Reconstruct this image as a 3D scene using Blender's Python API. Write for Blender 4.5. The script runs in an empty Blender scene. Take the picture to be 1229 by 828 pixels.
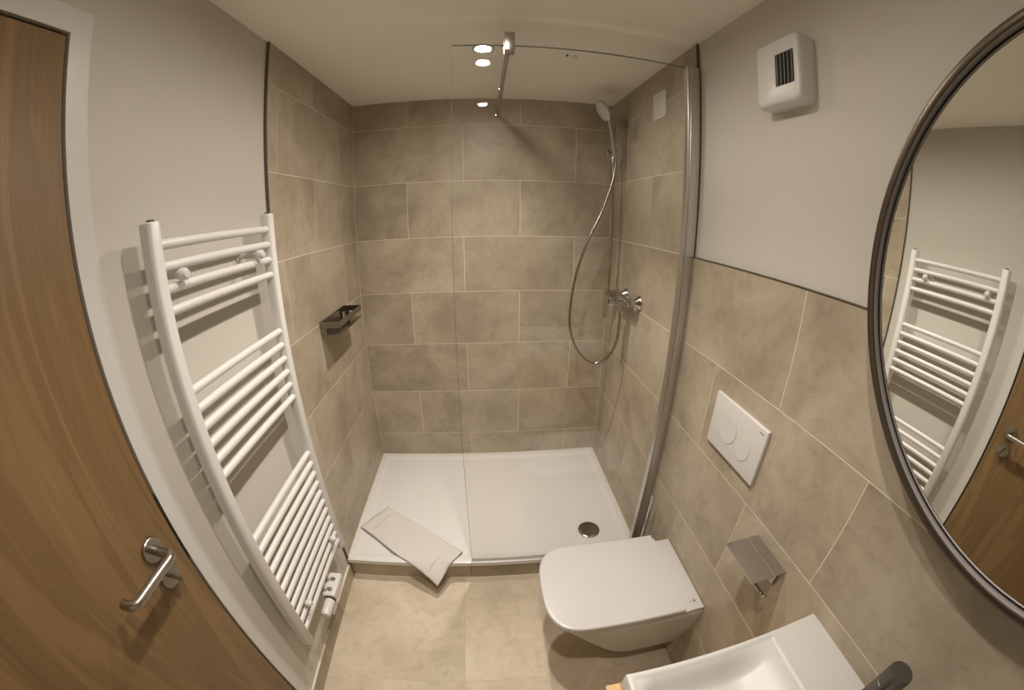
import bpy, bmesh, math, random
from mathutils import Vector, Matrix

random.seed(7)
S = bpy.context.scene
COL = S.collection
PI = math.pi

# ------------------------------------------------------------------ camera
cam_d = bpy.data.cameras.new('camera')
cam = bpy.data.objects.new('camera', cam_d)
COL.objects.link(cam)
S.camera = cam
cam_d.type = 'PANO'                                  # the photograph's lens is a wide fisheye
cam_d.panorama_type = 'FISHEYE_LENS_POLYNOMIAL'
cam_d.sensor_fit = 'HORIZONTAL'
cam_d.sensor_width = 36.0
cam_d.fisheye_fov = math.radians(178)
cam_d.fisheye_polynomial_k0 = 0.0
cam_d.fisheye_polynomial_k1 = -7.49964426e-02
cam_d.fisheye_polynomial_k2 = -1.69284448e-04
cam_d.fisheye_polynomial_k3 = 2.89273518e-05
cam_d.fisheye_polynomial_k4 = -1.82894059e-07
cam_d.clip_start = 0.01
_r, _u, _f = Vector((.99706, -.07663, .00311)), Vector((.02259, .33226, .94292)), Vector((.07329, .94007, -.33302))
_m = Matrix((_r, _u, -_f)).transposed().to_4x4()
_m.translation = Vector((0.6989, -2.0535, 1.6167))
cam.matrix_world = _m

# ------------------------------------------------------------------ world and exposure
W = bpy.data.worlds.new('world')
S.world = W
W.use_nodes = True
W.node_tree.nodes['Background'].inputs[0].default_value = (0.02, 0.018, 0.015, 1)
W.node_tree.nodes['Background'].inputs[1].default_value = 0.2
S.view_settings.view_transform = 'Standard'
S.view_settings.look = 'None'
S.view_settings.gamma = 1.0
S.view_settings.use_curve_mapping = False
S.view_settings.exposure = 0.0
S.cycles.use_denoising = True
S.cycles.max_bounces = 14
S.cycles.diffuse_bounces = 8
S.cycles.glossy_bounces = 6
S.cycles.transparent_max_bounces = 16
S.cycles.caustics_reflective = False
S.cycles.caustics_refractive = False
S.cycles.sample_clamp_indirect = 4.0
LAMP_W = (86.0, 60.0, 38.0)                          # watts of the ceiling spots, shower to door (see downlight)
LAMP_C = (1.0, 0.91, 0.795)
BEAMS = ((math.radians(114), .665), (math.radians(178), .335))   # narrow core and wide spill of each spot

# ------------------------------------------------------------------ room numbers (metres)
XR = 1.408          # tile face of the right wall; left tile face is x = 0, back tile face y = 0
H = 2.264           # ceiling
YE = -2.72          # wall behind the camera
YT = -0.891         # where the full-height shower tiling ends
PT = 0.302          # tile row pitch
Z1 = 2.115          # highest horizontal joint
TZ = 0.138          # top of the shower tray
ROW = lambda k: Z1 - (k - 1) * PT
ZHALF = ROW(3)      # top of the half-height tiling

# ------------------------------------------------------------------ helpers
def wl(o):
    v = Vector((0, 0, 0))
    while o is not None:
        v += o.location
        o = o.parent
    return v

def finish(me, sharp=35):
    for p in me.polygons:
        p.use_smooth = True
    me.set_sharp_from_angle(angle=math.radians(sharp))

def obj(name, bm, mat, parent=None, smooth=True, sharp=35, base=None, recalc=True):
    if recalc:
        bmesh.ops.recalc_face_normals(bm, faces=bm.faces)
    org = wl(parent) if parent is not None else Vector(base or (0, 0, 0))
    if org.length:
        bmesh.ops.translate(bm, verts=bm.verts, vec=-org)
    me = bpy.data.meshes.new(name)
    bm.to_mesh(me)
    bm.free()
    if smooth:
        finish(me, sharp)
    me.materials.append(mat)
    o = bpy.data.objects.new(name, me)
    COL.objects.link(o)
    if parent is not None:
        o.parent = parent
    elif base:
        o.location = base
    return o

def tag(o, label=None, cat=None, group=None, kind=None):
    if label: o['label'] = label
    if cat: o['category'] = cat
    if group: o['group'] = group
    if kind: o['kind'] = kind
    return o

def thing(name, loc, label, cat, group=None, kind=None):
    o = bpy.data.objects.new(name, None)
    COL.objects.link(o)
    o.location = loc
    o.empty_display_size = .05
    return tag(o, label, cat, group, kind)

def box(lo, hi, bev=0.0, seg=2, bm=None):
    b = bm or bmesh.new()
    lo, hi = Vector(lo), Vector(hi)
    n = bmesh.ops.create_cube(b, size=1.0)['verts']
    for v in n:
        v.co = Vector(((lo[i] + hi[i]) / 2 + v.co[i] * (hi[i] - lo[i]) for i in range(3)))
    if bev > 0:
        es = list({e for v in n for e in v.link_edges})
        bmesh.ops.bevel(b, geom=es, offset=bev, segments=seg, profile=.5, affect='EDGES')
    return b

def frame_of(d):
    d = Vector(d).normalized()
    a = Vector((0, 0, 1)) if abs(d.z) < .9 else Vector((1, 0, 0))
    u = d.cross(a).normalized()
    return u, d.cross(u).normalized()

def lathe(p0, d, prof, n=32, bm=None, cap=True):
    """rings (distance along d, radius) turned about the axis p0 + t d"""
    b = bm or bmesh.new()
    p0 = Vector(p0); d = Vector(d).normalized()
    u, v = frame_of(d)
    rings = []
    for t, r in prof:
        c = p0 + d * t
        if r < 1e-6:
            rings.append([b.verts.new(c)])
        else:
            rings.append([b.verts.new(c + u * (r * math.cos(2 * PI * k / n)) + v * (r * math.sin(2 * PI * k / n))) for k in range(n)])
    for a, c in zip(rings, rings[1:]):
        for k in range(n):
            k2 = (k + 1) % n
            if len(a) == 1 and len(c) == 1: continue
            if len(a) == 1: b.faces.new((a[0], c[k], c[k2]))
            elif len(c) == 1: b.faces.new((a[k], a[k2], c[0]))
            else: b.faces.new((a[k], a[k2], c[k2], c[k]))
    if cap:
        if len(rings[0]) > 1: b.faces.new(rings[0][::-1])
        if len(rings[-1]) > 1: b.faces.new(rings[-1])
    return b

def cyl(p0, p1, r, n=24, bev=0.0, bm=None):
    p0, p1 = Vector(p0), Vector(p1)
    L = (p1 - p0).length
    pr = [(0, r), (L, r)] if bev <= 0 else [(0, r - bev), (bev * .3, r - bev * .3), (bev, r), (L - bev, r), (L - bev * .3, r - bev * .3), (L, r - bev)]
    return lathe(p0, p1 - p0, pr, n, bm)

def spline(pts, n=8):
    pts = [Vector(p) for p in pts]
    P = [2 * pts[0] - pts[1]] + pts + [2 * pts[-1] - pts[-2]]
    out = []
    for i in range(1, len(P) - 2):
        for k in range(n):
            t = k / n
            a, b, c, d = P[i - 1], P[i], P[i + 1], P[i + 2]
            out.append(.5 * ((2 * b) + (c - a) * t + (2 * a - 5 * b + 4 * c - d) * t * t + (3 * b - a - 3 * c + d) * t ** 3))
    out.append(pts[-1])
    return out

def tube(pts, r, n=12, bm=None, ripple=0.0):
    b = bm or bmesh.new()
    pts = [Vector(p) for p in pts]
    u = None
    rings = []
    for i, p in enumerate(pts):
        d = (pts[min(i + 1, len(pts) - 1)] - pts[max(i - 1, 0)]).normalized()
        if u is None:
            u, v = frame_of(d)
        u = (u - d * u.dot(d)).normalized()
        v = d.cross(u)
        rr = r * (1 - ripple * (i % 2))
        rings.append([b.verts.new(p + u * (rr * math.cos(2 * PI * k / n)) + v * (rr * math.sin(2 * PI * k / n))) for k in range(n)])
    for a, c in zip(rings, rings[1:]):
        for k in range(n):
            b.faces.new((a[k], a[(k + 1) % n], c[(k + 1) % n], c[k]))
    b.faces.new(rings[0][::-1]); b.faces.new(rings[-1])
    return b

def loft(secs, cap=True, bm=None):
    b = bm or bmesh.new()
    rings = [[b.verts.new(Vector(p)) for p in s] for s in secs]
    n = len(rings[0])
    for a, c in zip(rings, rings[1:]):
        for k in range(n):
            b.faces.new((a[k], a[(k + 1) % n], c[(k + 1) % n], c[k]))
    if cap:
        b.faces.new(rings[0][::-1]); b.faces.new(rings[-1])
    return b

# ------------------------------------------------------------------ materials
def newmat(name):
    m = bpy.data.materials.new(name)
    m.use_nodes = True
    return m, m.node_tree.nodes, m.node_tree.links, m.node_tree.nodes['Principled BSDF']

def plain(name, col, rough=.5, metal=0.0, coat=0.0, bump=0.0, scale=300, var=0.0, spec=.5):
    m, N, L, B = newmat(name)
    B.inputs['Base Color'].default_value = (*col, 1)
    B.inputs['Roughness'].default_value = rough
    B.inputs['Metallic'].default_value = metal
    B.inputs['Coat Weight'].default_value = coat
    B.inputs['Specular IOR Level'].default_value = spec
    tc = N.new('ShaderNodeTexCoord')
    if var > 0:
        nz = N.new('ShaderNodeTexNoise'); nz.inputs['Scale'].default_value = 6; nz.inputs['Detail'].default_value = 4
        rp = N.new('ShaderNodeMix'); rp.data_type = 'RGBA'
        rp.inputs[6].default_value = (*[c * (1 - var) for c in col], 1)
        rp.inputs[7].default_value = (*[min(1, c * (1 + var)) for c in col], 1)
        L.new(tc.outputs['Object'], nz.inputs['Vector']); L.new(nz.outputs['Fac'], rp.inputs[0]); L.new(rp.outputs[2], B.inputs['Base Color'])
    if bump > 0:
        n2 = N.new('ShaderNodeTexNoise'); n2.inputs['Scale'].default_value = scale; n2.inputs['Detail'].default_value = 3
        bp = N.new('ShaderNodeBump'); bp.inputs['Strength'].default_value = bump; bp.inputs['Distance'].default_value = .002
        L.new(tc.outputs['Object'], n2.inputs['Vector']); L.new(n2.outputs['Fac'], bp.inputs['Height']); L.new(bp.outputs['Normal'], B.inputs['Normal'])
    return m

def tile_mat(name, c0, c1, c2, rough=.42):
    """cloudy greige cement-look porcelain; each tile shifts the pattern by its own random number"""
    m, N, L, B = newmat(name)
    tc = N.new('ShaderNodeTexCoord'); oi = N.new('ShaderNodeObjectInfo')
    mul = N.new('ShaderNodeVectorMath'); mul.operation = 'SCALE'; mul.inputs[0].default_value = (37.0, 91.0, 53.0)
    L.new(oi.outputs['Random'], mul.inputs['Scale'])
    add = N.new('ShaderNodeVectorMath'); add.operation = 'ADD'
    L.new(tc.outputs['Object'], add.inputs[0]); L.new(mul.outputs[0], add.inputs[1])
    n1 = N.new('ShaderNodeTexNoise'); n1.inputs['Scale'].default_value = 3.6; n1.inputs['Detail'].default_value = 7; n1.inputs['Roughness'].default_value = .62; n1.inputs['Distortion'].default_value = .5
    n2 = N.new('ShaderNodeTexNoise'); n2.inputs['Scale'].default_value = 17; n2.inputs['Detail'].default_value = 6; n2.inputs['Roughness'].default_value = .7; n2.inputs['Distortion'].default_value = .8
    L.new(add.outputs[0], n1.inputs['Vector']); L.new(add.outputs[0], n2.inputs['Vector'])
    r1 = N.new('ShaderNodeValToRGB')
    r1.color_ramp.elements[0].position = .33; r1.color_ramp.elements[0].color = (*c0, 1)
    r1.color_ramp.elements[1].position = .66; r1.color_ramp.elements[1].color = (*c2, 1)
    e = r1.color_ramp.elements.new(.5); e.color = (*c1, 1)
    L.new(n1.outputs['Fac'], r1.inputs['Fac'])
    r2 = N.new('ShaderNodeValToRGB')
    r2.color_ramp.elements[0].position = .28; r2.color_ramp.elements[0].color = (.78, .77, .74, 1)
    r2.color_ramp.elements[1].position = .52; r2.color_ramp.elements[1].color = (1, 1, 1, 1)
    L.new(n2.outputs['Fac'], r2.inputs['Fac'])
    mx = N.new('ShaderNodeMix'); mx.data_type = 'RGBA'; mx.blend_type = 'MULTIPLY'; mx.inputs[0].default_value = .8
    L.new(r1.outputs[0], mx.inputs[6]); L.new(r2.outputs[0], mx.inputs[7])
    hsv = N.new('ShaderNodeHueSaturation')
    mr = N.new('ShaderNodeMapRange'); mr.inputs[3].default_value = .95; mr.inputs[4].default_value = 1.05
    L.new(oi.outputs['Random'], mr.inputs[0]); L.new(mr.outputs[0], hsv.inputs['Value']); L.new(mx.outputs[2], hsv.inputs['Color'])
    L.new(hsv.outputs[0], B.inputs['Base Color'])
    rr = N.new('ShaderNodeMapRange'); rr.inputs[3].default_value = rough - .07; rr.inputs[4].default_value = rough + .1
    L.new(n2.outputs['Fac'], rr.inputs[0]); L.new(rr.outputs[0], B.inputs['Roughness'])
    bp = N.new('ShaderNodeBump'); bp.inputs['Strength'].default_value = .05; bp.inputs['Distance'].default_value = .002
    L.new(n2.outputs['Fac'], bp.inputs['Height']); L.new(bp.outputs['Normal'], B.inputs['Normal'])
    return m

def oak_mat(name, c0, c1, rough=.5):
    m, N, L, B = newmat(name)
    tc = N.new('ShaderNodeTexCoord')
    mp = N.new('ShaderNodeMapping'); mp.inputs['Scale'].default_value = (9, 9, .75)
    L.new(tc.outputs['Object'], mp.inputs['Vector'])
    n1 = N.new('ShaderNodeTexNoise'); n1.inputs['Scale'].default_value = 1.6; n1.inputs['Detail'].default_value = 5; n1.inputs['Distortion'].default_value = 1.4
    L.new(mp.outputs[0], n1.inputs['Vector'])
    wv = N.new('ShaderNodeMath'); wv.operation = 'MULTIPLY'; wv.inputs[1].default_value = 34
    sn = N.new('ShaderNodeMath'); sn.operation = 'SINE'
    L.new(n1.outputs['Fac'], wv.inputs[0]); L.new(wv.outputs[0], sn.inputs[0])
    mp2 = N.new('ShaderNodeMapping'); mp2.inputs['Scale'].default_value = (160, 160, 3.5)
    L.new(tc.outputs['Object'], mp2.inputs['Vector'])
    n2 = N.new('ShaderNodeTexNoise'); n2.inputs['Scale'].default_value = 1.0; n2.inputs['Detail'].default_value = 4
    L.new(mp2.outputs[0], n2.inputs['Vector'])
    ad = N.new('ShaderNodeMath'); ad.operation = 'MULTIPLY_ADD'; ad.inputs[1].default_value = .055
    L.new(sn.outputs[0], ad.inputs[0]); L.new(n1.outputs['Fac'], ad.inputs[2])
    ad2 = N.new('ShaderNodeMath'); ad2.operation = 'MULTIPLY_ADD'; ad2.inputs[1].default_value = .30
    L.new(n2.outputs['Fac'], ad2.inputs[0]); L.new(ad.outputs[0], ad2.inputs[2])
    rp = N.new('ShaderNodeValToRGB')
    rp.color_ramp.elements[0].position = .40; rp.color_ramp.elements[0].color = (*c0, 1)
    rp.color_ramp.elements[1].position = .92; rp.color_ramp.elements[1].color = (*c1, 1)
    L.new(ad2.outputs[0], rp.inputs['Fac']); L.new(rp.outputs[0], B.inputs['Base Color'])
    B.inputs['Roughness'].default_value = rough
    bp = N.new('ShaderNodeBump'); bp.inputs['Strength'].default_value = .06; bp.inputs['Distance'].default_value = .001
    L.new(n2.outputs['Fac'], bp.inputs['Height']); L.new(bp.outputs['Normal'], B.inputs['Normal'])
    return m

def glass_mat(name, tint=(.996, .998, .997)):
    """thin clear pane: Fresnel share reflected, the rest passes straight through"""
    m, N, L, B = newmat(name)
    N.remove(B)
    fr = N.new('ShaderNodeFresnel'); fr.inputs['IOR'].default_value = 1.5
    ge = N.new('ShaderNodeNewGeometry')
    # a back-facing hit would use the inverse index: keep the outside value on both faces
    mi = N.new('ShaderNodeMath'); mi.operation = 'MULTIPLY_ADD'; mi.inputs[1].default_value = 1 / 1.5 - 1.5; mi.inputs[2].default_value = 1.5
    L.new(ge.outputs['Backfacing'], mi.inputs[0]); L.new(mi.outputs[0], fr.inputs['IOR'])
    tr = N.new('ShaderNodeBsdfTransparent'); tr.inputs[0].default_value = (*tint, 1)
    gl = N.new('ShaderNodeBsdfGlossy'); gl.inputs['Roughness'].default_value = 0.0; gl.inputs['Color'].default_value = (.95, .95, .95, 1)
    mx = N.new('ShaderNodeMixShader')
    L.new(fr.outputs[0], mx.inputs[0]); L.new(tr.outputs[0], mx.inputs[1]); L.new(gl.outputs[0], mx.inputs[2])
    L.new(mx.outputs[0], N['Material Output'].inputs['Surface'])
    return m

def emit_mat(name, col, s):
    m, N, L, B = newmat(name)
    B.inputs['Base Color'].default_value = (.8, .8, .8, 1)
    B.inputs['Emission Color'].default_value = (*col, 1)
    B.inputs['Emission Strength'].default_value = s
    return m

M = dict(
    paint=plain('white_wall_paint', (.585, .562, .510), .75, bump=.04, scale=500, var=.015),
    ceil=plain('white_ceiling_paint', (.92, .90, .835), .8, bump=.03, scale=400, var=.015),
    tile=tile_mat('greige_wall_tile', (.325, .272, .200), (.410, .350, .264), (.480, .420, .325)),
    ftile=tile_mat('beige_floor_tile', (.50, .425, .315), (.59, .505, .385), (.65, .575, .455), .5),
    grout=plain('light_grout', (.74, .68, .58), .85, var=.05),
    fgrout=plain('beige_grout', (.60, .52, .41), .85, var=.05),
    trim=plain('bronze_trim', (.17, .135, .10), .38, metal=.8),
    oak=oak_mat('oak_veneer', (.150, .086, .034), (.265, .165, .074)),
    oakl=oak_mat('light_oak', (.50, .31, .13), (.72, .48, .24)),
    frame=plain('white_lacquer', (.64, .63, .61), .35, var=.01),
    black=plain('black_rubber_and_gap_shade', (.012, .011, .010), .6),  # black rubber and hardware, also the shade painted into gaps
    enamel=plain('white_enamel', (.69, .68, .67), .28, coat=.2),
    ceramic=plain('white_ceramic', (.60, .595, .585), .34),
    acrylic=plain('white_acrylic', (.70, .69, .685), .30, bump=.02, scale=900),
    plastic=plain('white_plastic', (.66, .645, .635), .32),
    seat=plain('white_seat_plastic', (.575, .565, .57), .22),
    chrome=plain('polished_chrome', (.50, .48, .46), .09, metal=1),
    steel=plain('brushed_steel', (.42, .39, .355), .28, metal=1, bump=.05, scale=1200),
    alu=plain('matt_aluminium', (.62, .61, .59), .34, metal=1),
    gun=plain('gunmetal', (.15, .14, .125), .48, metal=.8),
    mframe=plain('dark_bronze_metal', (.125, .10, .08), .36, metal=.9),
    lip=plain('lightened_inner_lip', (.50, .47, .45), .45, metal=.5),  # bare metal, its colour lightened for the lamp light on the lip
    mirror=plain('mirror_silver', (.90, .91, .88), 0.0, metal=1),
    glass=glass_mat('clear_glass'),
    gedge=plain('green_glass_edge', (.10, .16, .13), .12),
    towel=plain('white_terry', (.63, .61, .592), .95, bump=.6, scale=900),
    stitch=plain('grey_stitching', (.46, .42, .37), .95),
    dchrome=plain('dark_chrome', (.31, .29, .265), .16, metal=1),
    hosem=plain('metal_hose', (.30, .28, .26), .25, metal=1),
    noz=plain('grey_nozzle_and_groove_shade', (.55, .53, .49), .6),  # nozzle rubber, also the painted shade of the button grooves
    lamp=emit_mat('lamp_lens', (1.0, .90, .78), 110.0),
)

# ------------------------------------------------------------------ structure: floor, walls, ceiling
TH = .15
REC = .010          # painted plaster lies this far behind the tile face
floor = tag(obj('floor', box((-TH, YE - TH, -.12), (XR + TH, TH, -.0009)), M['fgrout'], smooth=False), 'beige cement-look tiled bathroom floor', 'floor', kind='structure')
ceiling = tag(obj('ceiling', box((-TH, YE - TH, H), (XR + TH, TH, H + .1)), M['ceil'], smooth=False), 'flat white painted ceiling with recessed spots', 'ceiling', kind='structure')
wall_back = tag(obj('wall_back', box((-TH, .0009, 0), (XR + TH, TH, H)), M['grout'], smooth=False), 'greige tiled back wall of the shower', 'wall', kind='structure')
wall_front = tag(obj('wall_front', box((-TH, YE - TH, 0), (XR + TH, YE, H)), M['paint'], smooth=False), 'white painted wall facing the shower', 'wall', kind='structure')
# left wall with the door opening
DY0, DY1, DZ = -1.606, -2.424, 2.022           # door leaf edges
b = box((-TH, DY0 + .030, 0), (-REC, TH, H))
box((-TH, YE, 0), (-REC, DY1 - .030, H), bm=b)
box((-TH, DY1 - .030, DZ + .030), (-REC, DY0 + .030, H), bm=b)
wall_left = tag(obj('wall_left', b, M['paint'], smooth=False), 'left wall, white paint beside the door and greige tile in the shower', 'wall', kind='structure')
wall_right = tag(obj('wall_right', box((XR + REC, YE, 0), (XR + TH, TH, H)), M['paint'], smooth=False), 'right wall, white paint above half-height greige tile', 'wall', kind='structure')
obj('grout_bed', box((-REC, YT + .002, 0), (-.0009, .0009, H)), M['grout'], wall_left, smooth=False)
b = box((XR + .0009, YT, 0), (XR + REC, .0009, H))
box((XR + .0009, YE, 0), (XR + REC, YT, ZHALF - .003), bm=b)
obj('grout_bed', b, M['grout'], wall_right, smooth=False)

_tm = {}
def tile(parent, lo, hi, mat, name='tile', bev=.0005):
    lo, hi = Vector(lo), Vector(hi)
    sz = hi - lo
    if min(sz) <= .004 and sorted(sz)[1] < .012: return None
    key = (mat.name, *(round(s, 4) for s in sz))
    me = _tm.get(key)
    if me is None:
        bm = box(-sz / 2, sz / 2, bev, 1)
        me = bpy.data.meshes.new('tile'); bm.to_mesh(me); bm.free(); me.materials.append(mat)
        _tm[key] = me
    o = bpy.data.objects.new(name, me)
    COL.objects.link(o)
    o.parent = parent
    o.location = (lo + hi) / 2 - wl(parent)
    return o

G = .0014           # half a joint
def rows(top):
    """(row number, low z, high z) from the floor up to top"""
    out = []
    for k in range(0, 8):
        hi = min(top, ROW(k)) if k else top
        lo = max(0.0, ROW(k + 1))
        if k == 0: hi = top
        if hi - lo > .02 and lo < top: out.append((k, lo, min(hi, top)))
    return out

def cuts(a, b, first, step):
    """joint positions between a and b on the lattice first + n*step"""
    n0 = math.ceil((a - first) / step)
    c = [first + n * step for n in range(n0, n0 + 12) if first + n * step < b]
    c = [x for x in c if x - a > .012 and b - x > .012]
    return [a] + c + [b]

XA, YA, YR_ = .2974, -.8166, -.5214
for k, z0, z1 in rows(H):
    if z1 <= TZ: continue
    xs = cuts(0, XR, XA if k % 2 == 0 else XA + .301, .602)
    for x0, x1 in zip(xs, xs[1:]):
        tile(wall_back, (x0 + G, 0, z0 + G), (x1 - G, .009, z1 - G), M['tile'])
    ys = cuts(YT + .004, 0, YA if k % 2 else YA + .301, .602)
    for y0, y1 in zip(ys, ys[1:]):
        tile(wall_left, (-.009, y0 + G, z0 + G), (0, y1 - G, z1 - G), M['tile'])
    ys = cuts(YT if k < 3 else YE, 0, YR_ if k % 2 == 0 else YR_ - .301, .602)
    for y0, y1 in zip(ys, ys[1:]):
        if k < 3: y0 = max(y0, YT + .003)
        tile(wall_right, (XR, y0 + G, z0 + G), (XR + .009, y1 - G, (z1 if k != 3 else ZHALF - .002) - G), M['tile'])
# floor tiles, 60 x 60
fx = [-.01, .567, 1.167, XR]
fy = [YE, -2.63, -2.03, -1.43, -.884]
for x0, x1 in zip(fx, fx[1:]):
    for y0, y1 in zip(fy, fy[1:]):
        tile(floor, (x0 + G, y0 + G, -.009), (x1 - G, y1 - G, 0), M['ftile'])

# edge trims
tag(obj('trim_1', box((-REC, YT, 0), (.0015, YT + .0035, H), .0006, 1), M['trim']), 'thin dark metal edge ending the left shower tiles', 'trim', kind='structure')
tag(obj('trim_2', box((XR - .0015, YT - .0005, ZHALF - .002), (XR + REC, YT + .0035, H), .0006, 1), M['trim']), 'thin dark metal edge ending the right shower tiles', 'trim', kind='structure')
tag(obj('trim_3', box((XR - .0015, YE, ZHALF - .003), (XR + REC, YT - .0006, ZHALF + .0005), .0006, 1), M['trim']), 'thin dark metal strip capping the half-height tiles', 'trim', kind='structure')
# skirting on the left wall, two pieces with a joint
bb = thing('baseboard_left', (0, -1.2, 0), 'low greige tile skirting under the towel radiator', 'baseboard', kind='structure')
for y0, y1 in ((-1.553, -1.131), (-1.129, YT - .001)):
    obj('tile', box((-REC, y0, 0), (.0005, y1, .088), .001, 1), M['tile'], bb)
obj('sealant', box((-REC, -1.553, .088), (-.002, YT - .001, .0905), .0006, 1), M['grout'], bb)
# riser under the tray
rz = thing('trim_4', (.7, YT, 0), 'low greige tile riser under the shower tray', 'trim', kind='structure')
for x0, x1 in ((.001, .597), (.599, 1.199), (1.201, XR - .001)):
    obj('tile', box((x0, -.885, 0), (x1, -.876, TZ - .026), .0008, 1), M['tile'], rz)
obj('sealant', box((.001, -.8885, 0), (XR - .001, -.8845, .003), .001, 1), M['grout'], rz)

# ------------------------------------------------------------------ ceiling spots
def downlight(y, watt, label):
    t = thing('downlight', (.70, y, H), label, 'downlight', 'recessed ceiling spots in a row')
    obj('bezel', lathe((.70, y, H), (0, 0, -1), [(0, .043), (.003, .0425), (.0045, .040), (.0045, .031), (.001, .027), (0, .026)], 40, cap=False), M['frame'], t)
    obj('lens', lathe((.70, y, H - .0008), (0, 0, -1), [(0, .0265), (.0008, .025), (.0014, 0)], 32), M['lamp'], t)
    for ang, share in BEAMS:
        ld = bpy.data.lights.new('downlight_beam', 'SPOT')
        ld.energy = watt * share; ld.color = LAMP_C
        ld.spot_size = ang; ld.spot_blend = 1.0
        ld.shadow_soft_size = .026
        lo = bpy.data.objects.new('downlight_beam', ld)
        COL.objects.link(lo); lo.parent = t; lo.location = (0, 0, -.008)
    return t
downlight(-.643, LAMP_W[0], 'recessed ceiling spot inside the shower, seen directly beside the glass support bar')
downlight(-1.269, LAMP_W[1], 'recessed ceiling spot over the middle of the room, larger reflection in the glass')
downlight(-1.881, LAMP_W[2], 'recessed ceiling spot nearest the viewer, smaller reflection on the glass')

# ------------------------------------------------------------------ door
DX = -.008
dr = thing('door_1', (0, -2.0, 0), 'flush oak veneer door with steel lever handle and white frame', 'door', kind='structure')
obj('door_leaf', box((-.050, DY1, .006), (DX, DY0, DZ - .003), .0015, 2), M['oak'], dr)
b = bmesh.new()
_o = [(DY0 + .056, 0), (DY0 + .056, DZ + .055), (DY1 - .056, DZ + .055), (DY1 - .056, 0), (DY1 - .006, 0), (DY1 - .006, DZ + .006), (DY0 + .008, DZ + .006), (DY0 + .008, 0)]
_f = b.faces.new([b.verts.new((-.0078, y, z)) for y, z in _o])
_e = bmesh.ops.extrude_face_region(b, geom=[_f])
bmesh.ops.translate(b, verts=[g for g in _e['geom'] if isinstance(g, bmesh.types.BMVert)], vec=(-.052, 0, 0))
obj('door_frame', b, M['frame'], dr)
b = box((-.05, DY0 + .0005, .0), (-.020, DY0 + .008, DZ + .004))
box((-.05, DY1 - .006, 0), (-.020, DY1 - .0005, DZ + .004), bm=b)
box((-.05, DY1, DZ - .001), (-.020, DY0, DZ + .005), bm=b)
obj('door_gap_shade', b, M['black'], dr)  # black strips painted in for the shade of the gap round the leaf
obj('strike_plate', box((-.03, DY0 + .0008, .960), (-.0072, DY0 + .0078, 1.145), .001, 1), M['black'], dr)
HZ, HY = 1.060, -1.678
hd = obj('door_handle', lathe((DX, HY, HZ), (1, 0, 0), [(0, .0285), (.008, .0285), (.010, .027), (.0105, .010)], 36), M['steel'], dr)
pts = [(.001, HY, HZ), (.036, HY, HZ), (.047, HY, HZ), (.054, HY - .004, HZ), (.058, HY - .012, HZ), (.058, HY - .03, HZ), (.058, HY - .075, HZ), (.058, HY - .112, HZ),
       (.057, HY - .124, HZ), (.051, HY - .133, HZ), (.042, HY - .137, HZ), (.012, HY - .138, HZ)]
obj('lever', tube(spline(pts[:8] + pts[8:11] + [(.026, HY - .138, HZ)], 5), .0108, 20), M['steel'], hd)
lk = obj('lock_rose', lathe((DX, HY, .979), (1, 0, 0), [(0, .0285), (.008, .0285), (.010, .027), (.0105, .012)], 36), M['steel'], dr)
b = box((.002, HY - .004, .961), (.022, HY + .004, .997), .002, 2)
bmesh.ops.rotate(b, verts=b.verts, cent=(0, HY, .979), matrix=Matrix.Rotation(.5, 3, 'X'))
obj('thumb_turn', b, M['gun'], lk)

# ------------------------------------------------------------------ shower tray
tr = thing('shower_tray', (.7, -.45, TZ - .026), 'white rectangular shower tray with low rim on a tiled step', 'shower tray')
def tray_mesh():
    b = bmesh.new()
    x0, x1, y0, y1 = .001, XR - .001, -.900, -.001
    N1, N2 = 60, 40
    def coord(a, c, n):
        m, e = [], .075
        for i in range(9): m.append(a + e * i / 8)
        for i in range(1, n): m.append(a + e + (c - a - 2 * e) * i / n)
        for i in range(9): m.append(c - e + e * i / 8)
        return m
    X, Y = coord(x0, x1, N1 - 18), coord(y0, y1, N2 - 18)
    def hz(x, y):
        d = min(x - x0, x1 - x, y - y0, y1 - y)
        t = min(1, max(0, (d - .028) / .03))
        s = t * t * (3 - 2 * t)
        dr_ = math.hypot(x - 1.20, y + .725)
        z = TZ - .008 * s - .005 * s * max(0, 1 - dr_ / 1.1)
        if d < .004: z -= .003 * (1 - d / .004) ** 2
        return z
    vs = [[b.verts.new((x, y, hz(x, y))) for y in Y] for x in X]
    for i in range(len(X) - 1):
        for j in range(len(Y) - 1):
            b.faces.new((vs[i][j], vs[i + 1][j], vs[i + 1][j + 1], vs[i][j + 1]))
    ring = [vs[i][0] for i in range(len(X))] + [vs[-1][j] for j in range(1, len(Y))] + [vs[i][-1] for i in range(len(X) - 2, -1, -1)] + [vs[0][j] for j in range(len(Y) - 2, 0, -1)]
    low = [b.verts.new((v.co.x, v.co.y, TZ - .026)) for v in ring]
    n = len(ring)
    for k in range(n):
        b.faces.new((ring[k], ring[(k + 1) % n], low[(k + 1) % n], low[k]))
    b.faces.new(low)
    return b
obj('basin', tray_mesh(), M['acrylic'], tr, sharp=50)
dz = TZ - .0135
dc = obj('drain_cover', lathe((1.203, -.728, dz), (0, 0, 1), [(0, .056), (.004, .056), (.0065, .053), (.0075, .043), (.0085, 0)], 48), M['dchrome'], tr)
b = box((.002, -.004, TZ - .004), (XR - .002, -.0002, TZ + .004), .0015, 1)
box((.0002, -.885, TZ - .004), (.004, -.004, TZ + .004), .0015, 1, bm=b)
box((XR - .004, -.885, TZ - .004), (XR - .0002, -.004, TZ + .004), .0015, 1, bm=b)
obj('sealant', b, M['grout'], tr)

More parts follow.
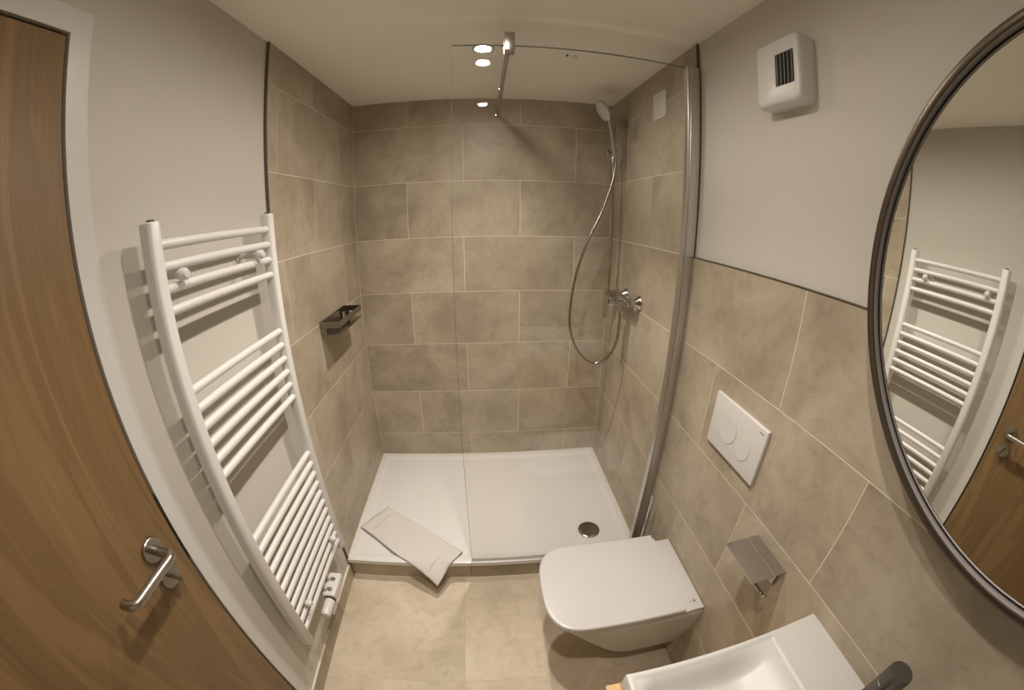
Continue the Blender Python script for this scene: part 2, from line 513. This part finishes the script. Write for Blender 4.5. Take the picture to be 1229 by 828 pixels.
# ------------------------------------------------------------------ glass screen
GY = -.885
gs = thing('glass_screen', (1.0, GY, TZ), 'clear fixed glass shower screen with metal wall profile and overhead support bar', 'shower screen')
GX0, GX1, GZ0, GZ1 = .6065, 1.385, TZ + .006, 2.164
pane = obj('pane', box((GX0 + .0012, GY - .004, GZ0), (GX1, GY + .004, GZ1 - .0012)), M['glass'], gs, smooth=False)
b = box((GX0, GY - .004, GZ0), (GX0 + .0011, GY + .004, GZ1))
box((GX0 + .0011, GY - .004, GZ1 - .0011), (GX1, GY + .004, GZ1), bm=b)
obj('polished_edge', b, M['gedge'], pane, smooth=False)
obj('bottom_seal', box((GX0, GY - .006, TZ - .0005), (GX1, GY + .006, GZ0 + .003), .001, 1), M['alu'], gs)
b = box((1.364, GY - .013, TZ + .001), (1.372, GY + .013, GZ1 + .002), .001, 1)
box((1.372, GY - .017, TZ + .001), (XR - .0002, GY + .017, GZ1 + .002), .0015, 2, bm=b)
obj('wall_profile', b, M['alu'], gs)
cl = obj('bar_clamp', box((.763, GY - .020, 2.140), (.794, GY + .020, 2.203), .0015, 2), M['steel'], gs)
bar = obj('support_bar', cyl((.778, GY + .018, 2.175), (.778, -.004, 2.175), .0085, 24), M['chrome'], gs)
obj('reflection_ring', cyl((.778, -.42, 2.175), (.778, -.40, 2.175), .0105, 24, .001), M['chrome'], bar)  # ring added to imitate a reflection along the bar
obj('reflection_ring', cyl((.778, -.20, 2.175), (.778, -.19, 2.175), .0105, 24, .001), M['chrome'], bar)  # second ring modelled in place of a reflection
obj('wall_socket', lathe((.778, -.0002, 2.175), (0, -1, 0), [(0, .015), (.012, .015), (.014, .0135), (.0145, .009)], 28), M['chrome'], bar)
# tiny printed marks of the glass stamp
b = lathe((.9565, GY - .0042, 2.140), (0, -1, 0), [(0, .0045), (.0002, .0045)], 20)
for dx, dzz, w, h in ((.014, .0, .002, .008), (.018, -.002, .002, .005), (.022, .003, .008, .002), (.029, -.003, .002, .006), (.024, -.004, .007, .002)):
    box((.9565 + dx, GY - .0044, 2.139 + dzz - h / 2), (.9565 + dx + w, GY - .0042, 2.139 + dzz + h / 2), bm=b)
obj('glass_stamp', b, M['gun'], pane, smooth=False)

# ------------------------------------------------------------------ shower rail set
RX, RY = 1.340, -.207
sr = thing('shower_rail', (RX, RY, 1.22), 'chrome shower rail with round hand shower and looping metal hose', 'shower')
obj('rail', cyl((RX, RY, 1.215), (RX, RY, 2.135), .0105, 24, .002), M['chrome'], sr)
for z in (2.113, 1.232):
    obj('wall_bracket', box((RX - .014, RY - .016, z - .020), (XR - .0002, RY + .016, z + .020), .004, 3), M['steel'], sr)
sl = obj('slider', cyl((RX, RY, 1.935), (RX, RY, 1.975), .018, 28, .003), M['chrome'], sr)
obj('slider_knob', lathe((RX - .012, RY, 1.955), (-1, 0, 0), [(0, .010), (.010, .010), (.012, .015), (.024, .015), (.027, .012)], 24), M['chrome'], sl)
obj('handset_cradle', cyl((RX, RY - .01, 1.955), (RX - .008, RY - .045, 1.962), .014, 24, .002), M['chrome'], sl)
# hand shower
h0, h1 = Vector((1.334, -.252, 1.930)), Vector((1.300, -.272, 2.088))
hc = Vector((1.270, -.280, 2.146))
dd = (hc - h0).normalized()
nn = Vector((-.83, -.06, -.555)).normalized()
hs = obj('hand_shower', tube(spline([h0, h0.lerp(h1, .3), h0.lerp(h1, .7), h1, hc - nn * .012], 6), .0115, 18), M['chrome'], sr)
obj('spray_head', lathe(hc - nn * .020, nn, [(0, .012), (.002, .030), (.008, .047), (.016, .0555), (.024, .0565), (.028, .0555)], 40), M['chrome'], hs)
obj('spray_face', lathe(hc + nn * .0078, nn, [(0, .0535), (.002, .0535), (.0035, .050), (.0042, 0)], 40), M['noz'], hs)
b = bmesh.new()
fu, fv = frame_of(nn)
for rr, cnt in ((.008, 5), (.017, 10), (.026, 16), (.035, 22), (.044, 27)):
    for k in range(cnt):
        a = 2 * PI * k / cnt
        lathe(hc + nn * .0112 + fu * rr * math.cos(a) + fv * rr * math.sin(a), nn, [(0, .0019), (.002, .0014)], 6, bm=b)
nz = obj('nozzles', b, M['plastic'], hs); nz['kind'] = 'stuff'
hose = [(1.338, -.405, 1.200), (1.342, -.403, 1.150), (1.343, -.395, 1.055), (1.328, -.387, .990), (1.298, -.379, .942), (1.240, -.364, .911), (1.171, -.348, .956), (1.128, -.336, 1.040),
        (1.114, -.320, 1.140), (1.137, -.302, 1.324), (1.196, -.286, 1.505), (1.266, -.271, 1.648), (1.320, -.258, 1.795), (1.336, -.253, 1.880), (1.334, -.252, 1.932)]
obj('hose', tube(spline(hose, 22), .0066, 10, ripple=.10), M['hosem'], sr, sharp=80)
obj('hose_nut', cyl((1.334, -.252, 1.905), (1.334, -.252, 1.936), .0105, 18, .001), M['chrome'], sr)

# ------------------------------------------------------------------ mixer
MY, MZ = -.390, 1.243
mx = thing('shower_mixer', (1.36, MY, MZ), 'chrome single-lever shower mixer on the right shower wall', 'mixer tap')
obj('body', lathe((1.392, MY, MZ - .004), (-1, 0, 0), [(0, .020), (.008, .027), (.020, .0285), (.108, .0285), (.113, .026), (.114, .010)], 36), M['chrome'], mx)
obj('crossbar', cyl((1.353, MY + .088, MZ), (1.353, MY - .088, MZ), .019, 28, .004), M['chrome'], mx)
lv = obj('lever', box((1.262, MY - .017, MZ - .088), (1.279, MY + .017, MZ + .026), .004, 3), M['chrome'], mx)
for s in (1, -1):
    obj('rosette', lathe((XR - .0003, MY + s * .085, MZ + .004), (-1, 0, 0), [(0, .034), (.004, .034), (.008, .032), (.026, .017), (.030, .0155), (.050, .0155)], 36), M['chrome'], mx)
obj('outlet', cyl((1.338, -.400, MZ - .018), (1.338, -.404, MZ - .050), .0125, 24, .001), M['chrome'], mx)

# ------------------------------------------------------------------ cover plate high on the shower wall
def rrect(x, ya, yb, za, zb, r, n=6):
    P = []
    for cy, cz, a0 in ((yb - r, zb - r, 0), (ya + r, zb - r, PI / 2), (ya + r, za + r, PI), (yb - r, za + r, 1.5 * PI)):
        for k in range(n + 1):
            a = a0 + PI / 2 * k / n
            P.append((x, cy + r * math.cos(a), cz + r * math.sin(a)))
    return P
cp = obj('cover_plate', loft([rrect(XR - .0002, -.652, -.536, 2.050, 2.165, .014), rrect(XR - .004, -.652, -.536, 2.050, 2.165, .014), rrect(XR - .006, -.649, -.539, 2.053, 2.162, .012)]), M['plastic'], base=(XR, -.594, 2.05))
tag(cp, 'small square white cover plate high on the right shower wall', 'cover plate')

# ------------------------------------------------------------------ soap basket
sb = thing('soap_basket', (.05, -.44, 1.16), 'chrome rectangular soap basket on the left shower wall', 'basket')
y0, y1, xw, xf = -.595, -.288, .0005, .093
zt0, zt1 = 1.192, 1.219
b = box((xw, y0, zt0), (xw + .003, y1, zt1), .0006, 1)
box((xf - .003, y0, zt0), (xf, y1, zt1), .0006, 1, bm=b)
box((xw + .003, y0, zt0), (xf - .003, y0 + .003, zt1), .0006, 1, bm=b)
box((xw + .003, y1 - .003, zt0), (xf - .003, y1, zt1), .0006, 1, bm=b)
obj('rim_band', b, M['dchrome'], sb)
obj('back_plate', box((xw, y0 + .03, 1.158), (xw + .003, y1 - .03, zt0), .0006, 1), M['dchrome'], sb)
for i in range(5):
    x = xw + .006 + i * .0185
    obj('floor_slat', box((x - .003, y0 + .001, 1.160), (x + .0138, y1 - .001, 1.163), .0006, 1), M['dchrome'], sb)
for yy in (y0 + .001, y1 - .004):
    obj('side_bracket', box((xw + .002, yy, 1.1632), (.030, yy + .003, zt0 - .0002), .0005, 1), M['dchrome'], sb)
obj('under_bar', box((xw, y0 + .05, 1.1555), (xf - .004, y0 + .062, 1.1598), .0005, 1), M['gun'], sb)
obj('under_bar', box((xw, y1 - .062, 1.1555), (xf - .004, y1 - .05, 1.1598), .0005, 1), M['gun'], sb)

# ------------------------------------------------------------------ towel radiator
RXC = .050
YL, YRt = -1.455, -.988
rd = thing('towel_radiator', (RXC, -1.22, .345), 'white ladder towel radiator with round bars in three groups', 'radiator')
def post(yc):
    sec = []
    hw, dp, rr = .0195, .032, .014
    prof = []
    for k in range(9):
        a = -PI / 2 + PI / 2 * k / 8
        prof.append((dp / 2 - rr + rr * math.cos(a), -hw + rr + rr * math.sin(a)))
    for k in range(9):
        a = PI / 2 * k / 8
        prof.append((dp / 2 - rr + rr * math.cos(a), hw - rr + rr * math.sin(a)))
    prof += [(-dp / 2 + .002, hw), (-dp / 2, hw - .002), (-dp / 2, -hw + .002), (-dp / 2 + .002, -hw)]
    for z, s in ((.345, .88), (.348, 1), (1.667, 1), (1.670, .88)):
        sec.append([(RXC + x * s, yc + y * s, z) for x, y in prof])
    return loft(sec)
for yc in (YL, YRt):
    p = obj('upright', post(yc), M['enamel'], rd)
    obj('end_plug', lathe((RXC, yc, 1.670), (0, 0, 1), [(0, .0085), (.004, .0085), (.005, .007)], 20), M['gun'], p)
zs = [1.623 - i * .0455 for i in range(4)] + [1.308 - i * .0455 for i in range(6)] + [.855 - i * .0453 for i in range(11)]
bm = cyl((0, YL + .012, 0), (0, YRt - .012, 0), .0108, 20)
bar0 = None
for z in zs:
    if bar0 is None:
        bmesh.ops.translate(bm, verts=bm.verts, vec=(.051, 0, z))
        bar0 = obj('rung', bm, M['enamel'], rd); z0_ = z
    else:
        o = bar0.copy(); COL.objects.link(o); o.parent = rd; o.location = (0, 0, z - z0_)
for yy, zz in ((-1.397, 1.556), (-1.078, 1.556), (-1.372, .470), (-1.062, .470)):
    k = obj('wall_fixing', lathe((-REC, yy, zz), (1, 0, 0), [(0, .014), (.004, .014), (.006, .008), (.058, .008), (.062, .010), (.070, .0115)], 24), M['plastic'], rd)
    obj('fixing_knob', lathe((.060, yy, zz), (1, 0, 0), [(0, .008), (.002, .0125), (.008, .0135), (.016, .0125), (.021, .009), (.023, 0)], 24), M['plastic'], k)
vv = obj('valve_block', box((.030, -1.250, .298), (.092, -1.134, .345), .009, 4), M['plastic'], rd)
obj('thermostat_head', lathe((.070, -1.258, .320), (0, -1, 0), [(0, .019), (.004, .0215), (.060, .0195), (.070, .018), (.074, .012), (.074, 0)], 28), M['plastic'], vv)
obj('black_ring', cyl((.070, -1.2495, .320), (.070, -1.2585, .320), .0205, 28), M['black'], vv)
for yy in (-1.172, -1.222):
    obj('connection_nut', lathe((.050, yy, .345), (0, 0, 1), [(0, .011), (.020, .011), (.022, .008), (.050, .008)], 16), M['plastic'], vv)
    obj('cap_screw', lathe((.066, yy, .3440), (.25, 0, 1), [(0, .009), (.006, .009), (.009, .006), (.010, 0)], 16), M['chrome'], vv)
for yy in (-1.172, -1.222):
    obj('supply_pipe', cyl((-REC, yy, .318), (.033, yy, .318), .008, 16), M['plastic'], vv)

# ------------------------------------------------------------------ toilet
TYc = -1.288
tl = thing('wall_hung_toilet', (XR, TYc, .09), 'white wall-hung toilet with closed lid', 'toilet')
def dshape(xb, xf, hw, z, ex=2.7, straight=.42, n=28, yc=TYc):
    """D outline: straight sides from the back xb, superellipse nose to xf"""
    xs = xb + (xf - xb) * straight
    a = xs - xf
    P = [(xb, yc + hw, z), (xb + (xs - xb) * .5, yc + hw, z)]
    for k in range(n + 1):
        t = PI / 2 - PI * k / n
        c, s = math.cos(t), math.sin(t)
        P.append((xs - a * abs(c) ** (2 / ex), yc + hw * math.copysign(abs(s) ** (2 / ex), s), z))
    P += [(xb + (xs - xb) * .5, yc - hw, z), (xb, yc - hw, z)]
    return P
def shr(xb, xf, hw, z, d, **k): return dshape(xb - d if False else xb, xf + d, hw - d, z, **k)
XB = XR - .0006
secs = []
for z, xf, hw, st in ((.072, 1.150, .095, .4), (.076, 1.122, .110, .45), (.088, 1.100, .120, .5), (.115, 1.078, .129, .5), (.16, 1.048, .141, .48), (.22, 1.002, .155, .46), (.29, .950, .167, .46), (.35, .908, .174, .48), (.40, .884, .178, .56), (.425, .878, .179, .60), (.430, .882, .175, .60)):
    secs.append(dshape(XB, xf, hw, z, 2.75, st))
obj('bowl', loft(secs), M['ceramic'], tl, sharp=50)
secs = []
for z, d in ((.4305, .006), (.432, .002), (.446, .002), (.4475, .005)):
    secs.append(dshape(1.345, .870 + d, .181 - d, z, 3.0, .68))
obj('seat_ring', loft(secs), M['seat'], tl, sharp=50)
secs = []
for z, d in ((.4490, .004), (.4505, .001), (.463, .0), (.4675, .0015), (.4695, .004), (.470, .008)):
    secs.append(dshape(1.326, .860 + d, .183 - d, z, 3.0, .68))
lid = obj('lid', loft(secs), M['seat'], tl, sharp=50)
hb = obj('hinge_block', box((1.3275, TYc - .177, .4305), (XB - .001, TYc + .165, .4470), .004, 3), M['seat'], tl)
b = box((1.379, TYc - .148, .4471), (1.3815, TYc - .132, .4474))
box((1.374, TYc - .143, .4471), (1.386, TYc - .140, .4474), bm=b)
box((1.364, TYc - .146, .4471), (1.3665, TYc - .138, .4474), bm=b)
obj('printed_mark', b, M['gun'], hb, smooth=False)

# ------------------------------------------------------------------ flush plate
fp = thing('flush_plate', (XR, -1.30, 1.06), 'white flush plate with two round buttons above the toilet', 'flush plate')
obj('plate', box((XR - .013, -1.427, .973), (XR - .0002, -1.175, 1.145), .003, 3), M['plastic'], fp, sharp=20)
FX = XR - .013
for yc, zc, r in ((-1.262, 1.062, .0485), (-1.347, 1.0445, .0365)):
    obj('groove_shade_ring', lathe((FX + .0005, yc, zc), (-1, 0, 0), [(0, r), (.0008, r), (.0008, r - .0022), (0, r - .0022)], 48, cap=False), M['noz'], fp)  # grey ring that paints in the shade of the groove
    obj('button', lathe((FX + .0005, yc, zc), (-1, 0, 0), [(0, r - .0024), (.0016, r - .0024), (.0020, r - .0034), (.0020, 0)], 48), M['plastic'], fp, sharp=12)
obj('printed_mark', box((FX - .0003, -1.415, 1.128), (FX, -1.396, 1.130)), M['gun'], fp, smooth=False)

# ------------------------------------------------------------------ paper holder
ph = thing('paper_holder', (XR, -1.585, .80), 'empty brushed steel toilet paper holder with cover flap', 'paper holder')
obj('wall_plate', box((XR - .006, -1.640, .800), (XR - .0002, -1.530, .866), .001, 1), M['steel'], ph)
obj('hinge_strip', box((1.3715, -1.656, .8655), (XR - .001, -1.515, .8675), .0006, 1), M['steel'], ph)
b = box((1.300, -1.656, .8650), (1.3705, -1.515, .8670), .0006, 1)
box((1.300, -1.656, .8600), (1.302, -1.515, .8652), .0004, 1, bm=b)
obj('cover_flap', b, M['steel'], ph)
obj('roll_arm', tube(spline([(XR - .004, -1.55, .815), (1.372, -1.55, .813), (1.353, -1.552, .812), (1.349, -1.568, .811), (1.349, -1.60, .811), (1.352, -1.645, .806), (1.355, -1.664, .804), (1.356, -1.671, .814)], 6), .0055, 14), M['chrome'], ph)

# ------------------------------------------------------------------ extractor fan
fn = thing('extractor_fan', (XR, -1.324, 2.01), 'white square wall extractor fan with slotted grille', 'fan')
FX0, FX1 = 1.366, XR + REC - .0003
y0, y1, z0, z1 = -1.402, -1.246, 1.930, 2.098
gy0, gy1, gz0, gz1 = -1.384, -1.320, 1.974, 2.056
sec = []
for x, d in ((FX1, 0.0), (FX0 + .012, 0.0), (FX0 + .005, .002), (FX0 + .0015, .005), (FX0, .010)):
    sec.append(rrect(x, y0 + d, y1 - d, z0 + d, z1 - d, .016 - d * .3))
sec.append(rrect(FX0, gy0, gy1, gz0, gz1, .003))
sec.append(rrect(FX0 + .016, gy0, gy1, gz0, gz1, .003))
obj('housing', loft(sec), M['plastic'], fn, sharp=40)
obj('grille_shade_sheet', box((FX0 + .0142, gy0 + .001, gz0 + .001), (FX0 + .0155, gy1 - .001, gz1 - .001)), M['black'], fn, smooth=False)  # black sheet standing in for the shade behind the slats
for i in range(5):
    yy = gy0 + .0055 + i * .0125
    b = box((FX0 - .001, yy - .0022, gz0 - .0005), (FX0 + .013, yy + .0022, gz1 + .0005), .0008, 1)
    bmesh.ops.rotate(b, verts=b.verts, cent=(FX0 + .006, yy, 2.0), matrix=Matrix.Rotation(-.42, 3, 'Z'))
    obj('grille_slat', b, M['gun'], fn)

# ------------------------------------------------------------------ round mirror
mr = thing('round_mirror', (1.365, -2.012, 1.616), 'large round mirror with dark bronze metal frame', 'mirror')
mc = (XR - .0004, -2.012, 1.616)
R0, R1 = .395, .3820
xfz, xg = XR - .0004 - 1.353, XR - .0004 - 1.3700
obj('frame', lathe(mc, (-1, 0, 0), [(0, R0 - .004), (.004, R0), (xfz - .003, R0), (xfz - .0008, R0 - .0008), (xfz, R0 - .003), (xfz, R1 + .003), (xfz - .0008, R1 + .0008), (xfz - .003, R1), (xfz - .004, R1)], 160, cap=False), M['mframe'], mr, sharp=30)
obj('inner_lip', lathe(mc, (-1, 0, 0), [(xfz - .0041, R1), (xg - .014, R1), (xg - .014, R1 - .02)], 160, cap=False), M['lip'], mr, sharp=30)
obj('mirror_glass', lathe((mc[0], mc[1], mc[2]), (-1, 0, 0), [(xg - .004, R1 - .0048), (xg, R1 - .0048), (xg, 0)], 160), M['mirror'], mr, sharp=20)
obj('painted_gap_shade', lathe(mc, (-1, 0, 0), [(xg - .0008, R1 - .0001), (xg - .0008, R1 - .0046)], 160, cap=False), M['black'], mr)  # flat black ring painted in for the shade between lip and glass

# ------------------------------------------------------------------ washbasin, tap, vanity
SX0, SX1, SY0, SY1, SZ, SB = .937, XR - .0006, -2.245, -1.782, .860, .8005
wb = thing('washbasin', (1.17, -2.01, SB), 'white rectangular ceramic washbasin under the round mirror', 'washbasin')
def basin_mesh():
    b = bmesh.new()
    n = 72
    X = [SX0 + (SX1 - SX0) * i / n for i in range(n + 1)]
    Y = [SY0 + (SY1 - SY0) * i / n for i in range(n + 1)]
    bx0, bx1, by0, by1 = SX0 + .010, 1.276, SY0 + .008, SY1 - .008
    def sm(t): t = min(1, max(0, t)); return t * t * (3 - 2 * t)
    def hz(x, y):
        dfront, dback = x - bx0, bx1 - x
        dside = min(y - by0, by1 - y)
        z = SZ
        if dfront > 0 and dback > 0 and dside > 0:
            s = sm(dfront / .05) * sm(dback / .13) * sm(dside / .06)
            z = SZ - .046 * s - .003 * min(1, min(dfront, dback, dside) / .006)
        e = min(x - SX0, y - SY0, SY1 - y)
        if e < .004: z -= .003 * (1 - e / .004) ** 2
        return z
    def warp(u, lo, c0, c1, hi):
        return u
    X = sorted(set([round(v, 5) for v in X] + [SX0, SX0 + .002, SX0 + .004, bx0, bx0 + .006, bx1 - .006, bx1, SX1]))
    Y = sorted(set([round(v, 5) for v in Y] + [SY0, SY0 + .002, SY0 + .004, by0, by0 + .006, by1 - .006, by1, SY1 - .004, SY1 - .002, SY1]))
    vs = [[b.verts.new((x, y, hz(x, y))) for y in Y] for x in X]
    for i in range(len(X) - 1):
        for j in range(len(Y) - 1):
            b.faces.new((vs[i][j], vs[i + 1][j], vs[i + 1][j + 1], vs[i][j + 1]))
    ring = [vs[i][0] for i in range(len(X))] + [vs[-1][j] for j in range(1, len(Y))] + [vs[i][-1] for i in range(len(X) - 2, -1, -1)] + [vs[0][j] for j in range(len(Y) - 2, 0, -1)]
    low = [b.verts.new((v.co.x, v.co.y, SB)) for v in ring]
    m = len(ring)
    for k in range(m):
        b.faces.new((ring[k], ring[(k + 1) % m], low[(k + 1) % m], low[k]))
    b.faces.new(low)
    return b
obj('basin', basin_mesh(), M['ceramic'], wb, sharp=50)
obj('waste_plug', lathe((1.13, -2.012, .8108), (0, 0, 1), [(0, .032), (.003, .032), (.0045, .028), (.005, 0)], 36), M['gun'], wb)

tp = thing('basin_tap', (1.335, -2.02, SZ), 'dark gunmetal cylindrical basin tap on the washbasin ledge', 'tap')
obj('body', lathe((1.335, -2.02, SZ + .0003), (0, 0, 1), [(0, .027), (.004, .027), (.005, .0235), (.130, .0235), (.131, .0222), (.133, .0222), (.134, .0235), (.166, .0235), (.170, .0215), (.171, 0)], 40), M['gun'], tp)
obj('spout', tube([(1.33, -2.02, .935), (1.28, -2.02, .932), (1.20, -2.02, .926), (1.185, -2.02, .925)], .0125, 24), M['gun'], tp)
obj('lever', tube([(1.325, -2.02, 1.012), (1.30, -2.02, 1.012), (1.27, -2.02, 1.013)], .0045, 14), M['gun'], tp)

vn = thing('vanity_unit', (1.16, -2.01, .45), 'light oak vanity unit carrying the white washbasin', 'cabinet')
obj('worktop', box((.908, -2.262, .778), (XR - .001, -1.777, .800), .001, 1), M['oakl'], vn)
obj('carcass', box((.925, -2.258, .440), (XR - .001, -1.782, .777), .001, 1), M['oakl'], vn)
for z0, z1 in ((.443, .606), (.611, .774)):
    d = obj('drawer_front', box((.9095, -2.256, z0), (.9245, -1.784, z1), .001, 1), M['oakl'], vn)
    obj('drawer_pull', box((.9035, -2.06, z1 - .014), (.9093, -1.96, z1 - .004), .001, 1), M['gun'], d)

# ------------------------------------------------------------------ toilet brush beside the screen
tb = thing('toilet_brush', (1.362, -.990, 0), 'slim chrome toilet brush handle standing behind the toilet', 'toilet brush')
obj('holder', lathe((1.362, -.990, .0005), (0, 0, 1), [(0, .040), (.004, .042), (.235, .042), (.238, .040), (.238, .015)], 32), M['steel'], tb)
obj('handle', box((1.358, -.9975, .2385), (1.366, -.9825, .578), .002, 2), M['chrome'], tb)

# ------------------------------------------------------------------ folded bath mat on the tray edge
bt = thing('bath_mat', (.28, -.75, TZ), 'folded white terry bath mat lying over the tray edge', 'bath mat')
A0 = Vector((.016, -.688)); ud = Vector((.428, -.312)); vd = Vector((.122, .167))
def mat_layer(z_off, thick, inset, hems=True):
    n1, n2 = 72, 30
    L1, L2 = ud.length, vd.length
    top, bot = [], []
    def pt(s, t):
        wob = .006 * math.sin(s * 9 + t * 3) + .004 * math.sin(t * 11 + s * 4 + z_off * 300)
        p = A0 + ud * s + vd * t
        cx = p + Vector((wob, wob * .6)) * (1 if 0.02 < t < .98 else .6)
        # support: tray top, then the free corner sinks past the rim
        ov = max(0.0, (-.898) - cx.y)
        z = TZ + .0008 + z_off - ov * .42 - ov * ov * 1.6
        z += .0016 * (1 + math.sin(s * 17 + t * 7)) * (.6 + .4 * math.sin(t * 11 + 1.3))
        return cx, z
    b = bmesh.new()
    for i in range(n1 + 1):
        s = inset + (1 - 2 * inset) * i / n1
        rt, rb = [], []
        for j in range(n2 + 1):
            t = inset + (1 - 2 * inset) * j / n2
            c, z = pt(s, t)
            e = min(i, n1 - i, j * 1.5, (n2 - j) * 1.5)
            rnd = thick * .45 * max(0, 1 - e / 2.0) ** 2
            h = 0.0
            if hems:
                for sc_ in (.115, .868):
                    h += .0042 * math.exp(-((s - sc_ - .02 * math.sin(t * 5) * .3) / .007) ** 2)
            rt.append(b.verts.new((c.x, c.y, z + thick - rnd - h)))
            rb.append(b.verts.new((c.x, c.y, z + rnd)))
        top.append(rt); bot.append(rb)
    for i in range(n1):
        for j in range(n2):
            b.faces.new((top[i][j], top[i + 1][j], top[i + 1][j + 1], top[i][j + 1]))
            b.faces.new((bot[i][j], bot[i][j + 1], bot[i + 1][j + 1], bot[i + 1][j]))
    ring = lambda q: [q[i][0] for i in range(n1 + 1)] + [q[-1][j] for j in range(1, n2 + 1)] + [q[i][-1] for i in range(n1 - 1, -1, -1)] + [q[0][j] for j in range(n2 - 1, 0, -1)]
    a, c = ring(top), ring(bot)
    for k in range(len(a)):
        b.faces.new((a[k], a[(k + 1) % len(a)], c[(k + 1) % len(a)], c[k]))
    return b
obj('bottom_fold', mat_layer(0.0, .0055, .006, False), M['towel'], bt, sharp=80)
obj('top_fold', mat_layer(.0062, .0060, 0.0, True), M['towel'], bt, sharp=80)
def mat_z(p):
    ov = max(0.0, -.898 - p.y)
    return TZ + .0008 + .0062 + .0076 - ov * .42 - ov * ov * 1.6
for s0, t0, t1, ph_ in ((.115, .02, .80, 0.), (.868, .0, .76, 1.), (.010, .12, .72, 2.)):
    P = []
    for k in range(15):
        t = t0 + (t1 - t0) * k / 14
        p = A0 + ud * (s0 + .008 * math.sin(t * 6 + ph_)) + vd * t
        P.append((p.x, p.y, mat_z(p) - .0030 if s0 > .05 else mat_z(p) - .0012))
    obj('hem_seam', tube(spline(P, 3), .0016, 6), M['stitch'], bt)
